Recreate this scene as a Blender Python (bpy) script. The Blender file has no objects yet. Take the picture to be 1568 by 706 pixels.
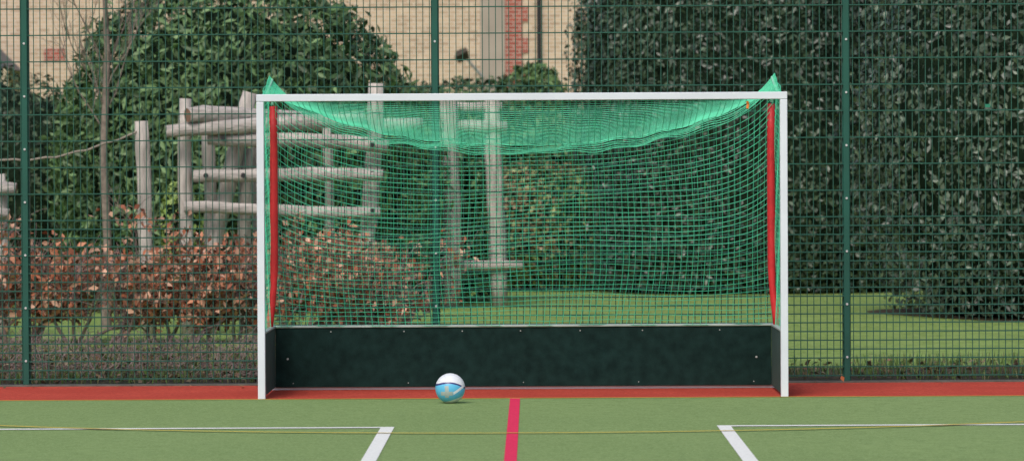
import bpy, math, random
import numpy as np
from mathutils import Vector, Matrix
random.seed(7); rng=np.random.default_rng(7)
scene=bpy.context.scene
COL=scene.collection

# ---------------------------------------------------------------- helpers
def lin(r,g,b): return (r,g,b,1.0)
def mat_basic(name,col,rough=0.6,var=0.15,scale=8.0,bump=0.0,bscale=60.0,spec=0.4,col2=None,detail=6,stretch=(1,1,1)):
    m=bpy.data.materials.new(name); m.use_nodes=True
    nt=m.node_tree; N=nt.nodes; L=nt.links
    b=N['Principled BSDF']; b.inputs['Roughness'].default_value=rough
    b.inputs['Specular IOR Level'].default_value=spec
    tc=N.new('ShaderNodeTexCoord'); mp=N.new('ShaderNodeMapping'); mp.inputs['Scale'].default_value=stretch
    L.new(tc.outputs['Object'],mp.inputs['Vector'])
    n=N.new('ShaderNodeTexNoise'); n.inputs['Scale'].default_value=scale; n.inputs['Detail'].default_value=detail
    L.new(mp.outputs[0],n.inputs['Vector'])
    r=N.new('ShaderNodeValToRGB'); r.color_ramp.elements[0].position=0.3; r.color_ramp.elements[1].position=0.7
    c1=tuple(max(0,c*(1-var)) for c in col[:3])+(1,)
    c2=(tuple(min(1,c*(1+var)) for c in col[:3])+(1,)) if col2 is None else tuple(col2[:3])+(1,)
    r.color_ramp.elements[0].color=c1; r.color_ramp.elements[1].color=c2
    L.new(n.outputs['Fac'],r.inputs['Fac']); L.new(r.outputs['Color'],b.inputs['Base Color'])
    if bump>0:
        n2=N.new('ShaderNodeTexNoise'); n2.inputs['Scale'].default_value=bscale; n2.inputs['Detail'].default_value=4
        L.new(mp.outputs[0],n2.inputs['Vector'])
        bp=N.new('ShaderNodeBump'); bp.inputs['Strength'].default_value=bump; bp.inputs['Distance'].default_value=0.02
        L.new(n2.outputs['Fac'],bp.inputs['Height']); L.new(bp.outputs['Normal'],b.inputs['Normal'])
    return m
def mat_leaf(name,rough=0.4,spec=0.5,trans=0.0):
    m=bpy.data.materials.new(name); m.use_nodes=True
    nt=m.node_tree; b=nt.nodes['Principled BSDF']
    a=nt.nodes.new('ShaderNodeAttribute'); a.attribute_name='Col'
    nt.links.new(a.outputs['Color'],b.inputs['Base Color'])
    b.inputs['Roughness'].default_value=rough; b.inputs['Specular IOR Level'].default_value=spec
    return m
def new_obj(name,V,F,mat=None,parent=None,smooth=False,cols=None):
    me=bpy.data.meshes.new(name)
    me.from_pydata([tuple(v) for v in V],[],F); 
    if smooth: me.polygons.foreach_set('use_smooth',[True]*len(me.polygons))
    if mat: 
        for mm in (mat if isinstance(mat,list) else [mat]): me.materials.append(mm)
    me.update()
    o=bpy.data.objects.new(name,me); COL.objects.link(o)
    if parent: o.parent=parent
    return o
def empty(name,loc=(0,0,0)):
    o=bpy.data.objects.new(name,None); COL.objects.link(o); o.location=loc; o.empty_display_size=0.2
    return o
class MB:
    def __init__(s): s.V=[]; s.F=[]
    def box(s,x0,x1,y0,y1,z0,z1):
        b=len(s.V)
        s.V+=[(x0,y0,z0),(x1,y0,z0),(x1,y1,z0),(x0,y1,z0),(x0,y0,z1),(x1,y0,z1),(x1,y1,z1),(x0,y1,z1)]
        s.F+=[(b,b+3,b+2,b+1),(b+4,b+5,b+6,b+7),(b,b+1,b+5,b+4),(b+1,b+2,b+6,b+5),(b+2,b+3,b+7,b+6),(b+3,b,b+4,b+7)]
    def tube(s,pts,rad,n=3,cap=False,wob=0.0):
        P=np.asarray(pts,float); k=len(P)
        R=np.full(k,rad) if np.isscalar(rad) else np.asarray(rad,float)
        T=np.gradient(P,axis=0); T/= (np.linalg.norm(T,axis=1,keepdims=True)+1e-9)
        m=np.abs(T).mean(axis=0); ref=np.zeros(3); ref[int(np.argmin(m))]=1
        A=np.cross(T,ref); A/=(np.linalg.norm(A,axis=1,keepdims=True)+1e-9); B=np.cross(T,A)
        ang=np.arange(n)*2*math.pi/n
        c=np.cos(ang)[None,:,None]; sn=np.sin(ang)[None,:,None]
        RR=R[:,None,None]
        if wob>0: RR=RR*(1+wob*rng.standard_normal((1,n,1))*0.6+wob*rng.standard_normal((k,n,1))*0.4)
        Q=P[:,None,:]+RR*(c*A[:,None,:]+sn*B[:,None,:])
        b=len(s.V); s.V+=[tuple(v) for v in Q.reshape(-1,3)]
        for i in range(k-1):
            for j in range(n):
                j2=(j+1)%n
                s.F.append((b+i*n+j,b+i*n+j2,b+(i+1)*n+j2,b+(i+1)*n+j))
        if cap:
            s.F.append(tuple(b+j for j in range(n))[::-1]); s.F.append(tuple(b+(k-1)*n+j for j in range(n)))
    def obj(s,name,mat,parent=None,smooth=False,bevel=0):
        o=new_obj(name,s.V,s.F,mat,parent,smooth)
        if bevel>0:
            md=o.modifiers.new('bevel','BEVEL'); md.width=bevel; md.segments=2; md.limit_method='ANGLE'
        return o
def sheet(name,x0,x1,y0,y1,z,mat,parent=None):
    return new_obj(name,[(x0,y0,z),(x1,y0,z),(x1,y1,z),(x0,y1,z)],[(0,1,2,3)],mat,parent)
def wn(P,f,seed):
    """cheap smooth pseudo noise, -1..1"""
    r=np.random.default_rng(seed); out=np.zeros(len(P))
    for i in range(7):
        k=r.standard_normal(3)*f*(0.6+0.25*i); out+=np.sin(P@k+r.uniform(0,6.28))/(1+0.25*i)
    return out/4.0
def leaves_mesh(name,P,Nn,size,cols,mat,parent=None,aspect=0.5,jit=0.6,droop=0.3,fold=0.18):
    n=len(P)
    Nn=Nn+rng.standard_normal((n,3))*jit; Nn/=np.linalg.norm(Nn,axis=1,keepdims=True)
    D=rng.standard_normal((n,3)); D[:,2]-=droop*2
    D-=Nn*np.sum(D*Nn,axis=1,keepdims=True); D/=np.linalg.norm(D,axis=1,keepdims=True)
    S=np.cross(Nn,D)
    L=(size*rng.uniform(0.65,1.35,n))[:,None]; W=L*aspect*0.5
    base=P-D*L*0.5; tip=P+D*L*0.5
    a=P-D*L*0.08+S*W+Nn*W*fold*2; c=P-D*L*0.08-S*W+Nn*W*fold*2
    V=np.stack([base,a,tip,c],axis=1).reshape(-1,3)
    me=bpy.data.meshes.new(name); me.vertices.add(4*n); me.vertices.foreach_set('co',V.astype(np.float32).ravel())
    idx=np.arange(n)[:,None]*4
    tri=np.concatenate([idx,idx+2,idx+1,idx,idx+3,idx+2],axis=1).ravel()
    me.loops.add(6*n); me.loops.foreach_set('vertex_index',tri.astype(np.int32))
    me.polygons.add(2*n); me.polygons.foreach_set('loop_start',(np.arange(2*n)*3).astype(np.int32))
    me.update(calc_edges=True)
    at=me.color_attributes.new('Col','FLOAT_COLOR','POINT')
    C=np.concatenate([np.clip(cols,0,1),np.ones((n,1))],axis=1)
    at.data.foreach_set('color',np.repeat(C,4,axis=0).astype(np.float32).ravel())
    me.materials.append(mat); me.validate()
    o=bpy.data.objects.new(name,me); COL.objects.link(o)
    if parent: o.parent=parent
    return o

# ---------------------------------------------------------------- materials
M_white=mat_basic('white_powder_coat',(0.66,0.70,0.77),0.4,0.05,3)
M_red=mat_basic('red_padding',(0.62,0.03,0.035),0.5,0.15,9,0.2,30)
M_net=mat_basic('green_net_cord',(0.07,0.56,0.32),0.6,0.15,5)
M_fence=mat_basic('green_fence_paint',(0.012,0.085,0.06),0.45,0.15,4)
M_post=mat_basic('green_post_paint',(0.010,0.085,0.062),0.4,0.12,4)
M_bolt=mat_basic('galvanised_bolt',(0.5,0.52,0.52),0.4,0.1,30)
M_boltd=mat_basic('board_screw',(0.34,0.38,0.37),0.5,0.1,30)
M_board=mat_basic('backboard_felt',(0.009,0.027,0.024),0.95,0.30,14,0.35,220,0.12,detail=12)
M_sideb=mat_basic('sideboard_paint',(0.040,0.090,0.076),0.8,0.2,6,0.1,100,0.3)
M_trim=mat_basic('board_trim',(0.36,0.46,0.43),0.5,0.1,6)
M_wood=mat_basic('weathered_wood',(0.42,0.385,0.35),0.85,0.30,7,0.7,25,0.2,stretch=(3,3,0.5))
M_woodh=mat_basic('weathered_wood_log',(0.41,0.375,0.345),0.85,0.32,7,0.7,25,0.2,stretch=(0.5,3,3))
M_woodend=mat_basic('log_end_grain',(0.20,0.115,0.075),0.9,0.3,20)
M_black=mat_basic('black_metal',(0.02,0.02,0.022),0.4,0.1,5)
M_bark=mat_basic('bark',(0.20,0.165,0.135),0.9,0.3,20,0.4,60)
M_twig=mat_basic('twig_bark',(0.19,0.14,0.13),0.9,0.3,10)
M_rope=mat_basic('rope',(0.25,0.22,0.18),0.9,0.2,30)
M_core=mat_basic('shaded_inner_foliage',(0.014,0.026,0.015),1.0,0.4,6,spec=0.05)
M_leafg=mat_leaf('glossy_leaf',0.36,0.55)
M_leafm=mat_leaf('matt_leaf',0.5,0.4)
M_dead=mat_leaf('dead_leaf',0.75,0.15)

def multi_noise_ground(name,cols,scales,rough=0.95,bump=0.4,bsc=200):
    m=bpy.data.materials.new(name); m.use_nodes=True
    nt=m.node_tree; N=nt.nodes; L=nt.links; b=N['Principled BSDF']
    b.inputs['Roughness'].default_value=rough; b.inputs['Specular IOR Level'].default_value=0.15
    tc=N.new('ShaderNodeTexCoord'); prev=None
    for i,(c,sc) in enumerate(zip(cols[1:],scales)):
        n=N.new('ShaderNodeTexNoise'); n.inputs['Scale'].default_value=sc; n.inputs['Detail'].default_value=5
        L.new(tc.outputs['Object'],n.inputs['Vector'])
        r=N.new('ShaderNodeValToRGB'); r.color_ramp.elements[0].position=0.42; r.color_ramp.elements[1].position=0.62
        L.new(n.outputs['Fac'],r.inputs['Fac'])
        mx=N.new('ShaderNodeMixRGB'); mx.inputs['Color2'].default_value=c
        if prev is None: mx.inputs['Color1'].default_value=cols[0]
        else: L.new(prev.outputs[0],mx.inputs['Color1'])
        L.new(r.outputs['Color'],mx.inputs['Fac']); prev=mx
    L.new(prev.outputs[0],b.inputs['Base Color'])
    n2=N.new('ShaderNodeTexNoise'); n2.inputs['Scale'].default_value=bsc; L.new(tc.outputs['Object'],n2.inputs['Vector'])
    bp=N.new('ShaderNodeBump'); bp.inputs['Strength'].default_value=bump; bp.inputs['Distance'].default_value=0.02
    L.new(n2.outputs['Fac'],bp.inputs['Height']); L.new(bp.outputs['Normal'],b.inputs['Normal'])
    return m
M_turf=multi_noise_ground('artificial_turf',[lin(.185,.278,.098),lin(.215,.315,.116),lin(.165,.255,.086),lin(.26,.365,.150)],[0.5,9,70],bump=0.5,bsc=200)
M_redturf=multi_noise_ground('red_turf',[lin(.46,.065,.042),lin(.54,.085,.055),lin(.38,.05,.035)],[1.2,40],bump=0.4)
M_lawn=multi_noise_ground('lawn_grass',[lin(.16,.26,.055),lin(.21,.32,.08),lin(.12,.20,.04),lin(.26,.34,.12)],[0.35,2.5,14],bump=0.9,bsc=45)
M_soil=multi_noise_ground('soil_litter',[lin(.07,.055,.035),lin(.05,.07,.025),lin(.12,.09,.06),lin(.035,.03,.02)],[0.8,4,14],bump=0.8,bsc=40)
M_linew=mat_basic('white_line_turf',(0.72,0.74,0.71),0.9,0.10,60,spec=0.1)
M_liney=mat_basic('yellow_line_turf',(0.58,0.42,0.06),0.9,0.2,60,spec=0.1)
M_linep=mat_basic('pink_line_turf',(0.66,0.035,0.10),0.9,0.12,60,spec=0.1)

# ---------------------------------------------------------------- ground
sheet('lawn_ground',-300,300,-100,600,0,M_lawn)
sheet('sports_pitch',-40,40,-60,0.0,0.008,M_turf)
sheet('red_run_off',-40,40,0.0,1.93,0.008,M_redturf)
mb=MB(); mb.box(-40,40,1.93,2.07,-0.1,0.02); mb.obj('edging_kerb',mat_basic('edging_concrete',(0.10,0.10,0.085),0.9,0.3,12))
V=[];F=[]
xs=np.linspace(-30,30,241)
for i,x in enumerate(xs):
    yb=(8.0 if x<-0.9 else 5.2)+0.35*math.sin(x*1.3)+0.2*math.sin(x*3.1+1)
    if x>-0.9 : yb=4.6+0.25*math.sin(x*1.7)
    V+=[(x,2.07,0.004),(x,yb,0.004)]
for i in range(240): F.append((2*i,2*i+2,2*i+3,2*i+1))
new_obj('soil_bed',V,F,M_soil)
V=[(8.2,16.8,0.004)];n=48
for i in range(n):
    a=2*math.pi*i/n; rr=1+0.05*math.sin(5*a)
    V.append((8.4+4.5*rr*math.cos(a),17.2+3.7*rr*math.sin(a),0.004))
new_obj('hedge_soil_and_shade',V,[(0,1+i,1+(i+1)%n) for i in range(n)],M_soil)  # soil under the hedge; dark patch also paints in its ground shadow

# pitch markings
mk=empty('pitch_markings')
zl=0.012; w=0.085; wl=0.10
sheet('white_goal_line_left',-40,-0.873,-3.41,-3.41+wl,zl,M_linew,mk)
sheet('white_side_line_left',-0.873-w,-0.873,-20,-3.41,zl,M_linew,mk)
sheet('white_goal_line_right',1.155,40,-3.41,-3.41+wl,zl,M_linew,mk)
sheet('white_side_line_right',1.155,1.155+w,-20,-3.41,zl,M_linew,mk)
sheet('pink_centre_line',-0.163,-0.092,-20,-0.07,zl,M_linep,mk)
sheet('yellow_base_line',-40,40,-0.060,-0.020,zl,M_liney,mk)
V=[];F=[]
cx,cy,R=-0.06,2.05,6.08
aa=np.linspace(math.radians(200),math.radians(340),120)
for a in aa:
    for r in (R-0.022,R+0.022): V.append((cx+r*math.cos(a),cy+r*math.sin(a),zl+0.004))
for i in range(119): F.append((2*i,2*i+1,2*i+3,2*i+2))
new_obj('yellow_arc',V,F,M_liney,mk)

# ---------------------------------------------------------------- goal
G=empty('hockey_goal',(-0.07,0,0))
H=1.83
mb=MB()
mb.box(-H-0.052,-H,0,0.075,0.008,2.115); mb.box(H,H+0.052,0,0.075,0.008,2.115)
mb.box(-H-0.052,H+0.052,0,0.075,2.117,2.168)
mb.obj('front_frame',M_white,G,bevel=0.004)
mb=MB(); mb.box(-H,H,1.20,1.225,0.03,0.468); mb.obj('backboard',M_board,G,bevel=0.003)
mb=MB(); mb.box(-H-0.03,-H-0.002,0.077,1.225,0.03,0.468); mb.box(H+0.002,H+0.03,0.077,1.225,0.03,0.468); mb.obj('sideboards',M_sideb,G,bevel=0.003)
mb=MB(); mb.box(-H-0.03,H+0.03,1.19,1.235,0.470,0.486)
mb.box(-H-0.034,-H+0.004,0.08,1.187,0.470,0.484); mb.box(H-0.004,H+0.034,0.08,1.187,0.470,0.484)
mb.obj('board_top_trim',M_trim,G,bevel=0.003)
mb=MB()
for x in [-1.42,-0.88,-0.02,0.88,1.45,-0.45,0.42]: mb.tube([(x,1.200,0.44),(x,1.192,0.44)],0.005,8,True)
for x in (-1.74,1.72): mb.tube([(x,1.2,0.24),(x,1.192,0.24)],0.008,8,True)
for x in np.linspace(-1.7,1.7,5): mb.tube([(x,1.2,0.06),(x,1.192,0.06)],0.004,8,True)
mb.obj('bolts',M_boltd,G)
mb=MB(); mb.box(-H-0.03,H+0.03,1.227,1.265,0.01,0.06); mb.obj('base_rail',M_white,G)
for sgn,nm in ((-1,'red_upright_left'),(1,'red_upright_right')):
    zs=np.array([0.47,0.55,0.66,0.78,0.9,1.2,1.6,1.9,2.10])
    off=np.array([0.035,0.03,0.015,0.004,0,0.0,-0.002,0,0.0])
    rad=np.array([0.025,0.028,0.026,0.024,0.029,0.031,0.029,0.03,0.03])
    mb=MB(); mb.tube([(sgn*(H-0.005+o),1.02,z) for z,o in zip(zs,off)],rad,10,True,0.03)
    mb.obj(nm,M_red,G,smooth=True)
mb=MB()
for sgn in (-1,1):
    mb.tube([(sgn*(H+0.02),0.076,2.12),(sgn*(H+0.01),0.5,2.18),(sgn*(H-0.0),0.90,2.275),(sgn*(H-0.0),0.97,2.292),(sgn*(H-0.0),1.02,2.25),(sgn*(H-0.0),1.02,2.11)],0.010,8,True)
mb.obj('net_support_arms',mat_basic('green_white_arm',(0.25,0.60,0.42),0.5,0.1,5),G,smooth=False)
def zb(u):
    t=np.abs(u); return 1.81+0.33*t**2.2+0.18*np.exp(-(1-t)/0.095)
cr=0.0023; mb=MB()
def back(u,v):
    x=u*(1.850-0.012*v)+0.012*np.sin(v*9+u*4)*(1-np.abs(u))+0.05*np.sin(v*3.14)*np.sin(u*3+0.6)
    zt=zb(u); zbm=0.478
    z=zt+(zbm-zt)*v + 0.045*np.sin(u*4+1)*np.sin(v*3.14)
    y=0.97+0.22*v+0.10*np.sin(v*3.14)*(1-u*u)+0.01*np.sin(u*30+v*9)
    return np.stack([x,y,z],axis=-1)
def roof(u,v):
    x=u*1.850
    z0=2.125; zt=zb(u)
    z=z0+(zt-z0)*(v**0.9) -0.02*np.sin(v*3.14)+0.008*np.sin(u*37)*v*(1-np.abs(u)**6)+0.002*np.abs(u)**8
    y=0.05+0.92*v+0*u
    return np.stack([x+0*v,y,z],axis=-1)
nu,nv,nr=76,39,26
vv=np.linspace(0,1,45)
for i in range(nu+1):
    u=-1+2*i/nu+0.0025*rng.standard_normal()*(0<i<nu)
    mb.tube(back(np.full(45,u)+0.02*vv*(1-vv)*2*math.sin(i*.13),vv),cr,3)
    v2=np.linspace(0,1,12); mb.tube(roof(np.full(12,u),v2),cr,3)
uu=np.linspace(-1,1,161)
for j in range(nv+1):
    v=j/nv; mb.tube(back(uu,np.clip(v+0.004*np.sin(uu*11+j)+0.0*uu,0,1)),cr,3)
for j in range(nr+1):
    mb.tube(roof(uu,np.full(161,j/nr)),cr*1.1,3)
for k in range(6):
    P=roof(uu,np.full(161,1.0)); P[:,2]-=0.006+0.012*k+0.008*np.sin(uu*13+k*.7)+0.004*np.sin(uu*31); P[:,1]-=0.012*k
    mb.tube(P,cr*1.3,3)
mb.obj('net_back_and_roof',M_net,G)
mb=MB()
for sgn in (-1,1):
    ys=np.linspace(0.06,1.03,22)
    for y in ys:
        t=(y-.06)/.97; zt=2.12+0.185*t**1.3
        zz=np.linspace(0.478,zt,20); mb.tube([(sgn*(H+0.022+0.018*math.sin(3.14*t)+0.006*math.sin(z*9+y*20)),y,z) for z in zz],cr,3)
    for j in range(38):
        f=j/37
        mb.tube([(sgn*(H+0.022+0.018*math.sin(3.14*(y-.06)/.97)+0.006*math.sin((0.478+f*1.7)*9+y*20)),y,0.478+f*(1.642+0.185*((y-.06)/.97)**1.3)) for y in ys],cr,3)
mb.obj('net_sides',M_net,G)
mb=MB(); mb.tube([(1.60,0.02,2.10),(1.605,0.03,2.08),(1.60,0.02,2.05)],0.010,6,True); mb.obj('orange_net_clip',mat_basic('orange_plastic',(0.7,0.2,0.03),0.5),G)

# ---------------------------------------------------------------- ball
def ball():
    m=bpy.data.materials.new('ball_panels'); m.use_nodes=True
    nt=m.node_tree; N=nt.nodes; L=nt.links; b=N['Principled BSDF']; b.inputs['Roughness'].default_value=0.35
    tc=N.new('ShaderNodeTexCoord'); sp=N.new('ShaderNodeSeparateXYZ'); L.new(tc.outputs['Object'],sp.inputs[0])
    def math_(op,a,bv=None):
        n=N.new('ShaderNodeMath'); n.operation=op
        for k,v in ((0,a),(1,bv)):
            if v is None: continue
            if hasattr(v,'default_value') and not isinstance(v,(int,float)): L.new(v,n.inputs[k])
            else: n.inputs[k].default_value=v
        return n.outputs[0]
    X,Y,Z=[sp.outputs[i] for i in range(3)]
    def mix(f,c1,c2):
        n=N.new('ShaderNodeMixRGB'); L.new(f,n.inputs[0])
        for k,c in ((1,c1),(2,c2)):
            if isinstance(c,tuple): n.inputs[k].default_value=c
            else: L.new(c,n.inputs[k])
        return n.outputs[0]
    white=lin(.72,.75,.80); blue=lin(.11,.48,.76); navy=lin(.03,.03,.16); grey=lin(.40,.47,.46)
    wv=math_('MULTIPLY',math_('MULTIPLY',X,X),-3.4)
    e=math_('SUBTRACT',Z,math_('ADD',math_('ADD',wv,math_('MULTIPLY',X,-0.15)),0.050))
    f_top=math_('GREATER_THAN',e,0.0)
    c=mix(f_top,blue,white)
    band=math_('LESS_THAN',math_('ABSOLUTE',math_('SUBTRACT',e,0.0)),0.0055)
    c=mix(band,c,navy)
    e2=math_('SUBTRACT',math_('ADD',Z,math_('MULTIPLY',X,-0.55)),-0.030); band2=math_('MULTIPLY',math_('LESS_THAN',math_('ABSOLUTE',e2),0.010),math_('GREATER_THAN',X,0.012)); c=mix(band2,c,white)
    e3=math_('SUBTRACT',math_('ADD',Z,math_('MULTIPLY',X,-0.3)),-0.080); band3=math_('LESS_THAN',e3,0.006); c=mix(band3,c,white)
    dx=math_('ABSOLUTE',math_('ADD',X,0.032)); 
    cr1=math_('MULTIPLY',math_('LESS_THAN',dx,0.013),math_('LESS_THAN',math_('ABSOLUTE',math_('SUBTRACT',Z,-0.010)),0.042))
    cr2=math_('MULTIPLY',math_('LESS_THAN',dx,0.040),math_('LESS_THAN',math_('ABSOLUTE',math_('SUBTRACT',Z,-0.022)),0.014))
    c=mix(math_('MAXIMUM',cr1,cr2),c,grey)
    vo=N.new('ShaderNodeTexVoronoi'); vo.feature='DISTANCE_TO_EDGE'; vo.inputs['Scale'].default_value=11; vo.inputs['Randomness'].default_value=0.4
    L.new(tc.outputs['Object'],vo.inputs['Vector'])
    seam=math_('LESS_THAN',vo.outputs['Distance'],0.012)
    c=mix(math_('MULTIPLY',seam,0.3),c,lin(.2,.25,.3))
    L.new(c,b.inputs['Base Color'])
    bp=N.new('ShaderNodeBump'); bp.inputs['Strength'].default_value=0.5; bp.inputs['Distance'].default_value=0.004
    cl=math_('MINIMUM',vo.outputs['Distance'],0.06); L.new(cl,bp.inputs['Height']); L.new(bp.outputs[0],b.inputs['Normal'])
    import bmesh
    bm=bmesh.new(); bmesh.ops.create_uvsphere(bm,u_segments=48,v_segments=32,radius=0.104)
    me=bpy.data.meshes.new('football'); bm.to_mesh(me); bm.free(); me.polygons.foreach_set('use_smooth',[True]*len(me.polygons)); me.materials.append(m)
    o=bpy.data.objects.new('football',me); COL.objects.link(o); o.location=(-0.575,-0.6,0.112); o.rotation_euler=(0.1,-0.05,0.1)
ball()

# ---------------------------------------------------------------- fence
FN=empty('mesh_fence',(0,2.0,0))
S=3.11; x00=-3.84-3*S; nb=8; top=3.9
mw=MB()
xs=np.arange(x00,x00+nb*S,0.05)
for x in xs: mw.box(x-.003,x+.003,-.003,.003,0.05,top)
zs=[]; z=0.06
while z<1.24: zs.append(z); z+=0.0667
while z<top: zs.append(z); z+=0.2 if z>1.2 else 0.0667
for z in zs:
    for y in (-0.0075,0.0075): mw.box(x00,x00+nb*S,y-.0042,y+.0042,z-.0042,z+.0042)
mw.obj('wire_panels',M_fence,FN)
mp=MB(); mbt=MB()
for i in range(nb+1):
    x=x00+i*S
    mp.box(x-.03,x+.03,0.014,0.074,0.0,top+0.03)
    mp.box(x-.022,x+.022,-0.018,-0.012,0.02,top)
    z=0.2
    while z<top:
        mbt.tube([(x,-0.018,z),(x,-0.026,z)],0.009,8,True); z+=0.4
mp.obj('posts',M_post,FN,bevel=0.004); mbt.obj('clamp_bolts',M_bolt,FN)
mt=MB(); mt.box(3.43,3.47,-.012,-.0085,2.08,2.105); mt.box(-.05,-.01,-.012,-.0085,2.08,2.105); mt.obj('maker_tags',mat_basic('tag_green',(0.02,0.20,0.12),0.4),FN)

# ---------------------------------------------------------------- foliage masses
def blob(name,parts,n_per,size,palette,mat,p=2.0,aspect=0.5,amp=0.10,freq=1.6,jit=0.6,seed=1,droop=0.3,core=0.86,depth=0.05,under=0.0):
    par=empty(name)
    PP=[];NN=[]; cv=MB()
    r=np.random.default_rng(seed)
    def rad(D,c,h):
        rr=(np.sum(np.abs(D)**p,axis=1))**(-1/p)
        Q=c+D*rr[:,None]*h
        k=1+amp*wn(Q,freq,seed)+0.5*amp*wn(Q,freq*3,seed+1)
        if under>0:
            zz=np.clip((Q[:,2]-0.1)/1.3,0,1); k=k*(1-under*(1-zz)**2)
        return rr*k
    tot=sum(q[3]*q[5]+q[4]*q[5] for q in parts)
    for q in parts:
        c=np.array(q[:3]); h=np.array(q[3:])
        n=int(n_per*(q[3]*q[5]+q[4]*q[5])/tot)
        D=r.standard_normal((int(n*1.7),3))
        if p>2.2:
            D=r.uniform(-1,1,(int(n*1.7),3)); ax=r.integers(0,3,len(D)); sg=r.choice([-1,1],len(D)); D[np.arange(len(D)),ax]=sg
        D/=np.linalg.norm(D,axis=1,keepdims=True)
        D=D[(D[:,1]<0.25)][:n]
        rr=rad(D,c,h); dep=1-np.abs(r.standard_normal(len(D)))*depth
        dep=np.where(r.random(len(D))<0.12,dep+0.04,dep)
        P=c+D*(rr*dep)[:,None]*h
        Nm=np.sign(D)*np.abs(D)**(p-1)/h; Nm/=np.linalg.norm(Nm,axis=1,keepdims=True)
        ok=P[:,2]>0.04; PP.append(P[ok]); NN.append(Nm[ok])
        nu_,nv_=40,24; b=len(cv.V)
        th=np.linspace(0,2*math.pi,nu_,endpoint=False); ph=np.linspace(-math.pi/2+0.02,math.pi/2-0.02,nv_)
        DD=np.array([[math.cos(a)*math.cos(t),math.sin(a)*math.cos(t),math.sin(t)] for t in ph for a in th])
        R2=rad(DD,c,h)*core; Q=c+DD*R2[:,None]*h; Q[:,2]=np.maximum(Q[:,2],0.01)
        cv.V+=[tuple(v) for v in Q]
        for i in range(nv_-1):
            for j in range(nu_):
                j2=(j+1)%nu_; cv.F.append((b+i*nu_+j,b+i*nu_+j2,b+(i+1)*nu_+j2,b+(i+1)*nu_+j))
    P=np.concatenate(PP); Nn=np.concatenate(NN); n=len(P)
    pal=np.array(palette); 
    w1=np.clip(0.5+0.9*wn(P,2.2,seed+5)+0.35*r.standard_normal(n),0,0.999)
    k=(w1*len(pal)).astype(int); C=pal[k]*(r.uniform(0.6,1.4,n))[:,None]
    leaves_mesh('leaves',P,Nn,size,C,mat,par,aspect,jit,droop)
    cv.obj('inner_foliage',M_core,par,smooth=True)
    return par
HEDGE=[(.040,.062,.042),(.054,.082,.054),(.070,.104,.068),(.088,.125,.082)]
DARK=[(.022,.040,.024),(.032,.058,.034),(.046,.076,.044),(.058,.094,.054)]
DARK2=[(.022,.042,.020),(.032,.060,.028),(.050,.085,.036),(.065,.105,.048)]
MIDG=[(.032,.066,.024),(.050,.105,.036),(.078,.150,.054),(.12,.20,.08)]
blob('laurel_hedge',[(8.25,17.4,1.9,4.55,3.5,3.9)],54000,0.085,HEDGE,M_leafg,p=3.0,amp=0.05,freq=1.5,jit=0.65,seed=3,droop=0.5,core=0.92,depth=0.04,under=0.07)
blob('laurel_hedge',[(2.95,28,2.0,2.42,3.6,4.0)],52000,0.085,DARK,M_leafg,p=2.8,amp=0.05,freq=1.3,jit=0.55,seed=11,core=0.92)
blob('rhododendron_bush',[(-3.45,20,1.45,2.30,2.2,2.45),(-1.75,22.5,1.0,1.4,1.5,1.7)],30000,0.14,MIDG,M_leafm,p=2.1,aspect=0.34,amp=0.13,seed=21,jit=0.75,core=0.82,depth=0.08)
blob('evergreen_shrub',[(-7.0,23,1.3,2.1,1.6,1.65),(-9.5,21,1.3,1.7,1.6,2.2)],14000,0.09,DARK2,M_leafm,p=2.2,amp=0.13,seed=31)
blob('garden_hedge',[(-1.4,32,1.35,2.8,1.8,1.55),(-6,33,1.3,3.0,1.5,1.3)],22000,0.11,MIDG[:3],M_leafm,p=2.6,amp=0.12,seed=41)
blob('variegated_shrub',[(0.15,27.0,0.85,1.15,0.8,1.0),(-0.85,27.6,0.6,0.7,0.6,0.8)],8500,0.09,[(.06,.10,.03),(.11,.16,.05),(.23,.25,.10),(.20,.15,.08)],M_leafm,p=2,amp=0.2,seed=51,depth=0.15)
blob('conifer_shrub',[(0.15,35,1.7,0.75,0.5,1.7)],4500,0.11,[(.06,.12,.04),(.10,.18,.06)],M_leafm,p=2,amp=0.25,seed=61)
blob('young_shrub',[(-3.65,13.6,1.05,0.24,0.2,0.5)],800,0.07,[(.15,.23,.05),(.23,.32,.09)],M_leafm,p=2,amp=0.2,seed=71,depth=.2)
blob('evergreen_shrub',[(-1.8,14.5,0.35,0.5,0.4,0.55)],1200,0.08,DARK2,M_leafm,p=2,amp=0.2,seed=77)

# ---------------------------------------------------------------- branching plants
def grow(mb,tips,p,d,L,r,depth,maxd,spread=0.6,kids=4,up=0.15,n=3,rmin=0.0022):
    k=4; pts=[p]; rr=[r]; q=Vector(p); dd=Vector(d).normalized()
    for i in range(k):
        dd=(dd+Vector((random.gauss(0,.13),random.gauss(0,.13),random.gauss(0,.10)+up*0.25))).normalized()
        q=q+dd*(L/k); pts.append(tuple(q)); rr.append(max(rmin,r*(1-0.55*(i+1)/k)))
    mb.tube(pts,rr,n if depth>0 else 7)
    if depth>=maxd-1:
        for a in pts[1:]: tips.append(a)
    if depth<maxd:
        for c in range(kids):
            t=random.uniform(0.15,1.0); i=min(k-1,int(t*k)); f=t*k-i
            s=Vector(pts[i]).lerp(Vector(pts[i+1]),min(1,f))
            nd=(dd+Vector((random.gauss(0,spread),random.gauss(0,spread),random.gauss(0,spread*0.7)+up))).normalized()
            grow(mb,tips,tuple(s),nd,L*random.uniform(0.45,0.8),r*0.5,depth+1,maxd,spread,kids,up,n,rmin)
COPPER=np.array([(.34,.12,.065),(.44,.20,.12),(.52,.31,.22),(.24,.09,.055),(.42,.25,.17)])
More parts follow.
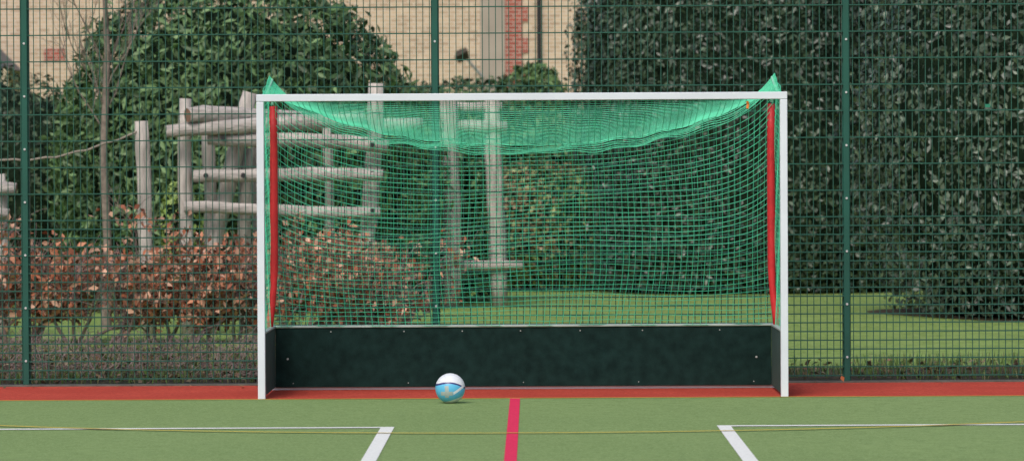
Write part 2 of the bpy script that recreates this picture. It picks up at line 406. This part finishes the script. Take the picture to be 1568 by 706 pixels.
bx=[-6.6,-6.1,-5.6,-5.1,-4.75,-4.35,-3.95,-3.55,-3.15,-2.75,-2.4,-2.05,-1.7,-1.35]
bd=[.10,.10,.30,.20,.20,.30,.55,.80,.80,.45,.60,.8,.8,.45]
for i,x in enumerate(bx):
    par=empty('beech_shrub')
    mb=MB(); tips=[]
    y=9.8+random.uniform(-.35,.35)
    for s in range(4):
        d=(random.gauss(0,.55),random.gauss(0,.45),1)
        grow(mb,tips,(x+random.uniform(-.12,.12),y+random.uniform(-.1,.1),0.0),d,random.uniform(.5,.72),0.020,0,3,0.65,5,0.12)
    mb.obj('branches',M_twig,par)
    T=np.array(tips); T=T[(T[:,2]>0.18)&(T[:,2]<1.25)]
    g=wn(T,3.5,99)+0.30*rng.standard_normal(len(T))
    keep=(g>(0.50-bd[i]*0.95))&(rng.random(len(T))<0.62); T=T[keep]
    T=T+rng.standard_normal(T.shape)*0.04
    if len(T)>10:
        k=rng.integers(0,5,len(T)); C=COPPER[k]*rng.uniform(.7,1.25,len(T))[:,None]
        leaves_mesh('dead_leaves',T,rng.standard_normal(T.shape)+np.array([0,-.5,.3]),0.082,C,M_dead,par,0.55,0.4,0.6)
def bare_tree(x,y,h,r,nb_=9):
    par=empty('bare_tree'); mb=MB(); tips=[]
    mb.tube([(x,y,0),(x+.02,y,h*.25),(x-.02,y,h*.5),(x+.03,y,h*.8),(x,y,h)],[r,r*.85,r*.75,r*.6,r*.4],9,False,0.05)
    for i in range(nb_):
        z=h*random.uniform(.5,.98); a=random.uniform(0,6.28)
        grow(mb,tips,(x,y,z),(math.cos(a)*.8,math.sin(a)*.5,1.2),random.uniform(.7,1.2),r*.22,1,3,0.45,4,0.2)
    mb.obj('trunk_and_branches',M_bark,par,smooth=True)
bare_tree(-4.47,14,3.6,0.055,9); bare_tree(-5.1,26,5.0,0.05); bare_tree(-8.3,26,5.0,0.06)

par=empty('undergrowth'); mb=MB()
for i in range(1700):
    x=random.uniform(-8,-1.0); y=random.uniform(2.5,8.9)
    a=random.uniform(0,6.28); l=random.uniform(.1,.45); h=random.uniform(.03,.22)
    mb.tube([(x,y,0.01),(x+l*.5*math.cos(a),y+l*.5*math.sin(a),h),(x+l*math.cos(a),y+l*math.sin(a),h*random.uniform(0,1.3))],[.004,.003,.002],3)
mb.obj('fallen_twigs',M_twig,par)
n=9000; P=np.stack([rng.uniform(-10,10,n),rng.uniform(2.3,8.2,n),rng.uniform(0.01,0.05,n)],axis=1)
P=P[(P[:,0]<-0.9)|(P[:,1]<5.0)]; P=P[(P[:,0]<-0.9)|(rng.random(len(P))<0.4)]
C=np.array([(.16,.10,.06),(.24,.15,.10),(.10,.07,.045),(.22,.18,.12)])[rng.integers(0,4,len(P))]*rng.uniform(.6,1.2,len(P))[:,None]
leaves_mesh('leaf_litter',P,np.tile([0,0,1.],(len(P),1)),0.06,C,M_dead,par,0.6,0.5,0)
n=26000; P=np.stack([rng.uniform(-10,10,n),rng.uniform(2.2,9.3,n),np.full(n,.035)],axis=1)
g=wn(P,1.8,5); yb=np.where(P[:,0]<-.9,8.8,5.6); P=P[(P[:,1]<yb)&(g+0.3*(P[:,1]-2)/6>-0.05)]
C=np.array([(.08,.14,.03),(.11,.19,.045),(.18,.18,.08),(.07,.12,.03)])[rng.integers(0,4,len(P))]*rng.uniform(.6,1.3,len(P))[:,None]
Nn=rng.standard_normal((len(P),3)); Nn[:,2]*=0.2
leaves_mesh('rough_grass',P,Nn,0.10,C,M_leafm,par,0.10,0.1,-3.0)
leaves_mesh('fallen_leaf',np.array([[2.33,1.8,0.045]]),np.array([[0,-1.,.3]]),0.07,np.array([[.42,.14,.06]]),M_dead,None,0.7,0.1,0)
n=46; P=np.stack([rng.uniform(-7,7,n),1.93-np.abs(rng.standard_normal(n))*0.35,np.full(n,0.016)],axis=1)
P=P[(P[:,1]>1.3)]
C=np.array([(.20,.11,.06),(.30,.17,.10),(.12,.08,.05)])[rng.integers(0,3,len(P))]
leaves_mesh('blown_leaf_debris',P,np.tile([0,0,1.],(len(P),1)),0.035,C,M_dead,None,0.6,0.3,0)

# ---------------------------------------------------------------- wooden climbing frame
CF=empty('wooden_climbing_frame')
def log(name,a,b,r,mat,par,wob=0.05,n=12,ends=False,seg=8):
    a=Vector(a);b=Vector(b); pts=[]; ax=(b-a).normalized()
    lat=Vector((0,0,1)) if abs(ax.z)<.5 else Vector((1,0,0))
    ph=random.uniform(0,6.28); amp=r*random.uniform(.08,.28)
    for i in range(seg+1):
        t=i/seg; q=a.lerp(b,t)+lat*(random.gauss(0,r*.05)+amp*math.sin(t*5+ph))
        pts.append(tuple(q))
    rr=[r*(1+random.gauss(0,.05)) for _ in pts]; rr[0]*=.92; rr[-1]*=.9
    m=MB(); m.tube(pts,rr,n,True,wob); o=m.obj(name,[mat,M_woodend],par)
    o.data.polygons.foreach_set('use_smooth',[len(p.vertices)==4 for p in o.data.polygons])
    if ends:
        for p in o.data.polygons:
            if len(p.vertices)>4: p.material_index=1
    return o
def cxz(px,py,s=153.0):
    return ((px-815)/s,1.6+(269-py)/s)
def post(xt,yt,xb,zb_,w,y,name='post'):
    X,Z=cxz(xt,yt); Xb=(xb-815)/153.0
    log(name,(Xb,y,zb_),(X,y,Z),w/2,M_wood,CF,0.08,7)
post(214,186,228,0,.15,12.15); post(286,152,284,0,.15,12.1); post(384,143,290,0,.17,12.25)
post(372,228,372,0,.15,12.4); post(316,188,318,0,.14,12.45); post(575,130,560,0,.16,12.2); post(498,190,500,0,.10,12.6); post(388,180,394,0,.13,12.6)
def rail(x0,y0,x1,y1,w,y,name='rail',dy=0.0):
    a=cxz(x0,y0); b=cxz(x1,y1)
    log(name,(a[0],y,a[1]),(b[0],y+dy,b[1]),w/2,M_woodh,CF,0.05,12,True)
rail(292,178,470,182,.165,11.75,dy=0.75); rail(258,201,560,184,.145,11.80,dy=.25); rail(320,211,596,225,.14,11.95)
rail(298,270,588,270,.135,12.0,dy=-.1); rail(283,319,583,327,.12,12.0); rail(440,192,640,190,.13,13.0,dy=.6)
mb=MB()
for px,py in [(572,224),(572,268),(572,325),(345,213),(375,270),(300,183),(318,270),(562,190)]:
    X,Z=cxz(px,py); mb.tube([(X,11.95-.07,Z),(X,11.95-.10,Z)],0.026,8,True)
mb.obj('bolt_heads',M_black,CF)
log('post',(-5.30,12.1,0),(-5.32,12.1,1.62),.07,M_wood,CF,.08,7); 
log('rail',(-6.4,12.0,1.55),(-5.15,11.95,1.48),.065,M_woodh,CF,.04,12,True); log('rail',(-6.4,12.0,1.28),(-5.22,11.95,1.22),.055,M_woodh,CF,.04,12,True)
mb=MB(); pts=[]
for i in range(20):
    t=i/19; pts.append((-5.9+1.95*t,12.1,1.83+0.20*t-0.16*math.sin(3.14*t)+0.01*math.sin(t*40)))
mb.tube(pts,0.011,6); mb.obj('rope',M_rope,CF,smooth=True)

TG=empty('wooden_balance_posts')
log('post',(-0.97,20.3,0),(-0.99,20.3,2.50),.115,M_wood,TG,.07,8)
log('post',(-0.41,20.5,0),(-0.46,20.5,2.48),.105,M_wood,TG,.07,8)
log('rail',(-1.42,20.45,0.52),(-0.10,20.35,0.50),.06,M_woodh,TG,.04,12,True)
log('rail',(-1.75,20.25,2.20),(-0.30,20.45,2.17),.075,M_woodh,TG,.04,12,True)
log('rail',(-1.05,20.5,2.42),(-0.35,20.5,2.40),.06,M_woodh,TG,.04,12,True)

# ---------------------------------------------------------------- brick house
def mat_brick(name,c1,c2,mort,bw=.225,rh=.075):
    m=bpy.data.materials.new(name); m.use_nodes=True; nt=m.node_tree; N=nt.nodes; L=nt.links; b=N['Principled BSDF']
    tc=N.new('ShaderNodeTexCoord'); mp=N.new('ShaderNodeMapping'); mp.inputs['Rotation'].default_value=(math.radians(90),0,0)
    br=N.new('ShaderNodeTexBrick'); br.inputs['Scale'].default_value=1; br.inputs['Brick Width'].default_value=bw; br.inputs['Row Height'].default_value=rh
    br.inputs['Mortar Size'].default_value=.009; br.inputs['Color1'].default_value=c1; br.inputs['Color2'].default_value=c2; br.inputs['Mortar'].default_value=mort
    L.new(tc.outputs['Object'],mp.inputs[0]); L.new(mp.outputs[0],br.inputs['Vector'])
    n=N.new('ShaderNodeTexNoise'); n.inputs['Scale'].default_value=1.5; L.new(tc.outputs['Object'],n.inputs['Vector'])
    r=N.new('ShaderNodeValToRGB'); r.color_ramp.elements[0].color=(.75,.75,.75,1); r.color_ramp.elements[1].color=(1,1,1,1); L.new(n.outputs['Fac'],r.inputs[0])
    mx=N.new('ShaderNodeMixRGB'); mx.blend_type='MULTIPLY'; mx.inputs[0].default_value=.6; L.new(br.outputs['Color'],mx.inputs[1]); L.new(r.outputs['Color'],mx.inputs[2])
    L.new(mx.outputs[0],b.inputs['Base Color']); b.inputs['Roughness'].default_value=.9; b.inputs['Specular IOR Level'].default_value=.15
    return m
M_bc=mat_brick('cream_brick',lin(.64,.49,.35),lin(.46,.33,.23),lin(.68,.60,.50))
M_br=mat_brick('red_brick',lin(.42,.11,.08),lin(.32,.08,.06),lin(.5,.4,.34))
M_recess_shade=mat_basic('recess_shade_beige',(.36,.31,.26),.9,.1,2)  # recess shade put into a flat beige-grey colour
M_glass=mat_basic('window_glass',(.03,.04,.05),.08,.1,2,spec=.8)
M_slate=mat_basic('slate',(.09,.10,.12),.6,.25,6)
BH=empty('brick_house')
mb=MB(); mb.box(-18,9,50,60,0,7.2); mb.obj('walls',M_bc,BH)
V=[(-18.4,49.6,7.2),(9.4,49.6,7.2),(9.4,60.4,7.2),(-18.4,60.4,7.2),(-18.4,55,10.5),(9.4,55,10.5)]
new_obj('roof',V,[(0,1,5,4),(2,3,4,5),(0,4,3),(1,2,5),(0,3,2,1)],M_slate,BH)
mb=MB(); z=0; i=0
while z<7.1:
    e=0.0 if i%2==0 else 0.11
    mb.box(-0.50,-0.17+e,49.975,50.0,z,z+0.298); z+=0.30; i+=1
mb.obj('red_quoins',M_br,BH)
mb=MB(); mb.box(-0.98,-0.502,49.96,50.0,0,7.1); mb.obj('shaded_recess_strip',M_recess_shade,BH)  # proud flat strip, its grey tone painted in for a shaded wall recess
mb=MB(); mb.tube([(0.15,49.93,0),(0.15,49.93,7.1)],.045,10); mb.obj('drain_pipe',M_black,BH,smooth=True)
mb=MB(); mb.box(-9.35,-8.95,49.97,50,3.80,4.03); mb.obj('red_brick_panel',M_br,BH)
wn_=MB(); wf=MB()
for x in (-15.5,-12.2,-6.5,-3.6,2.6,5.8):
    for z0 in (5.1,):
        wf.box(x-.65,x+.65,49.96,50.0,z0,z0+1.35); wn_.box(x-.57,x-.03,49.945,49.96,z0+.08,z0+1.27); wn_.box(x+.03,x+.57,49.945,49.96,z0+.08,z0+1.27)
wf.obj('window_frames',M_white,BH); wn_.obj('window_panes',M_glass,BH)
V=[(-13,47.5,3.6),(-9.75,47.5,3.6),(-9.75,50,3.6),(-13,50,3.6),(-13,47.5,4.7),(-10.3,47.5,4.15),(-10.3,49.99,4.15),(-13,49.99,4.7)]
new_obj('porch_roof',V,[(0,1,5,4),(1,2,6,5),(4,5,6,7),(0,3,2,1),(0,4,7,3),(2,3,7,6)],M_slate,BH)
mb=MB()
for k in range(16): x=-12.9+k*.2; mb.box(x,x+.05,47.5,47.55,2.6,3.3)
mb.box(-13,-9.8,47.48,47.57,3.3,3.38); mb.box(-13,-9.8,47.48,47.57,2.5,2.6); mb.box(-9.85,-9.73,47.5,47.62,0,3.6)
mb.obj('balcony_railing',mat_basic('cream_timber',(.5,.42,.3),.7),BH)
FL=empty('floodlight')
mb=MB(); mb.tube([(-0.95,49.96,3.45),(-0.95,49.6,3.45),(-1.2,49.4,3.75)],.03,8,True); mb.obj('bracket',mat_basic('grey_conduit',(.35,.36,.38),.5),FL)
mb=MB(); b0=[(-1.46,49.2,3.80),(-1.20,49.2,3.93),(-1.18,49.35,3.78),(-1.38,49.35,3.70),(-1.43,49.5,3.94),(-1.24,49.5,4.0),(-1.22,49.5,3.85),(-1.36,49.5,3.80)]
new_obj('lamp_head',b0,[(0,1,2,3),(4,7,6,5),(0,4,5,1),(1,5,6,2),(2,6,7,3),(3,7,4,0)],M_black,FL)

# ---------------------------------------------------------------- light + camera
wd=bpy.data.worlds.new('World'); scene.world=wd; wd.use_nodes=True
nt=wd.node_tree; bg=nt.nodes['Background']; sk=nt.nodes.new('ShaderNodeTexSky'); sk.sky_type='NISHITA'; sk.sun_disc=False
el=math.radians(48); az=math.radians(200)
sk.sun_elevation=el; sk.sun_rotation=az; sk.dust_density=4; sk.air_density=0.9; sk.ozone_density=1.0
nt.links.new(sk.outputs[0],bg.inputs[0]); bg.inputs[1].default_value=0.15
sl=bpy.data.lights.new('sun','SUN'); sl.energy=1.5; sl.angle=math.radians(25); sl.color=(1,.97,.93)
so=bpy.data.objects.new('sun',sl); COL.objects.link(so)
sd=Vector((math.sin(az)*math.cos(el),math.cos(az)*math.cos(el),math.sin(el)))
so.rotation_euler=sd.to_track_quat('Z','Y').to_euler()
cam=bpy.data.cameras.new('camera'); co=bpy.data.objects.new('camera',cam); COL.objects.link(co)
cam.sensor_width=36; cam.lens=145.3; cam.clip_end=2000; cam.clip_start=0.5
cam.dof.use_dof=True; cam.dof.focus_distance=29.6; cam.dof.aperture_fstop=4.2
Rm=Matrix.Rotation(math.radians(0.28),4,'Z')@Matrix.Rotation(math.radians(90-0.79),4,'X')@Matrix.Rotation(math.radians(-0.29),4,'Z')
co.matrix_world=Matrix.Translation((0,-29.3,1.6))@Rm
scene.camera=co
scene.view_settings.view_transform='Standard'; scene.view_settings.look='None'; scene.view_settings.exposure=0
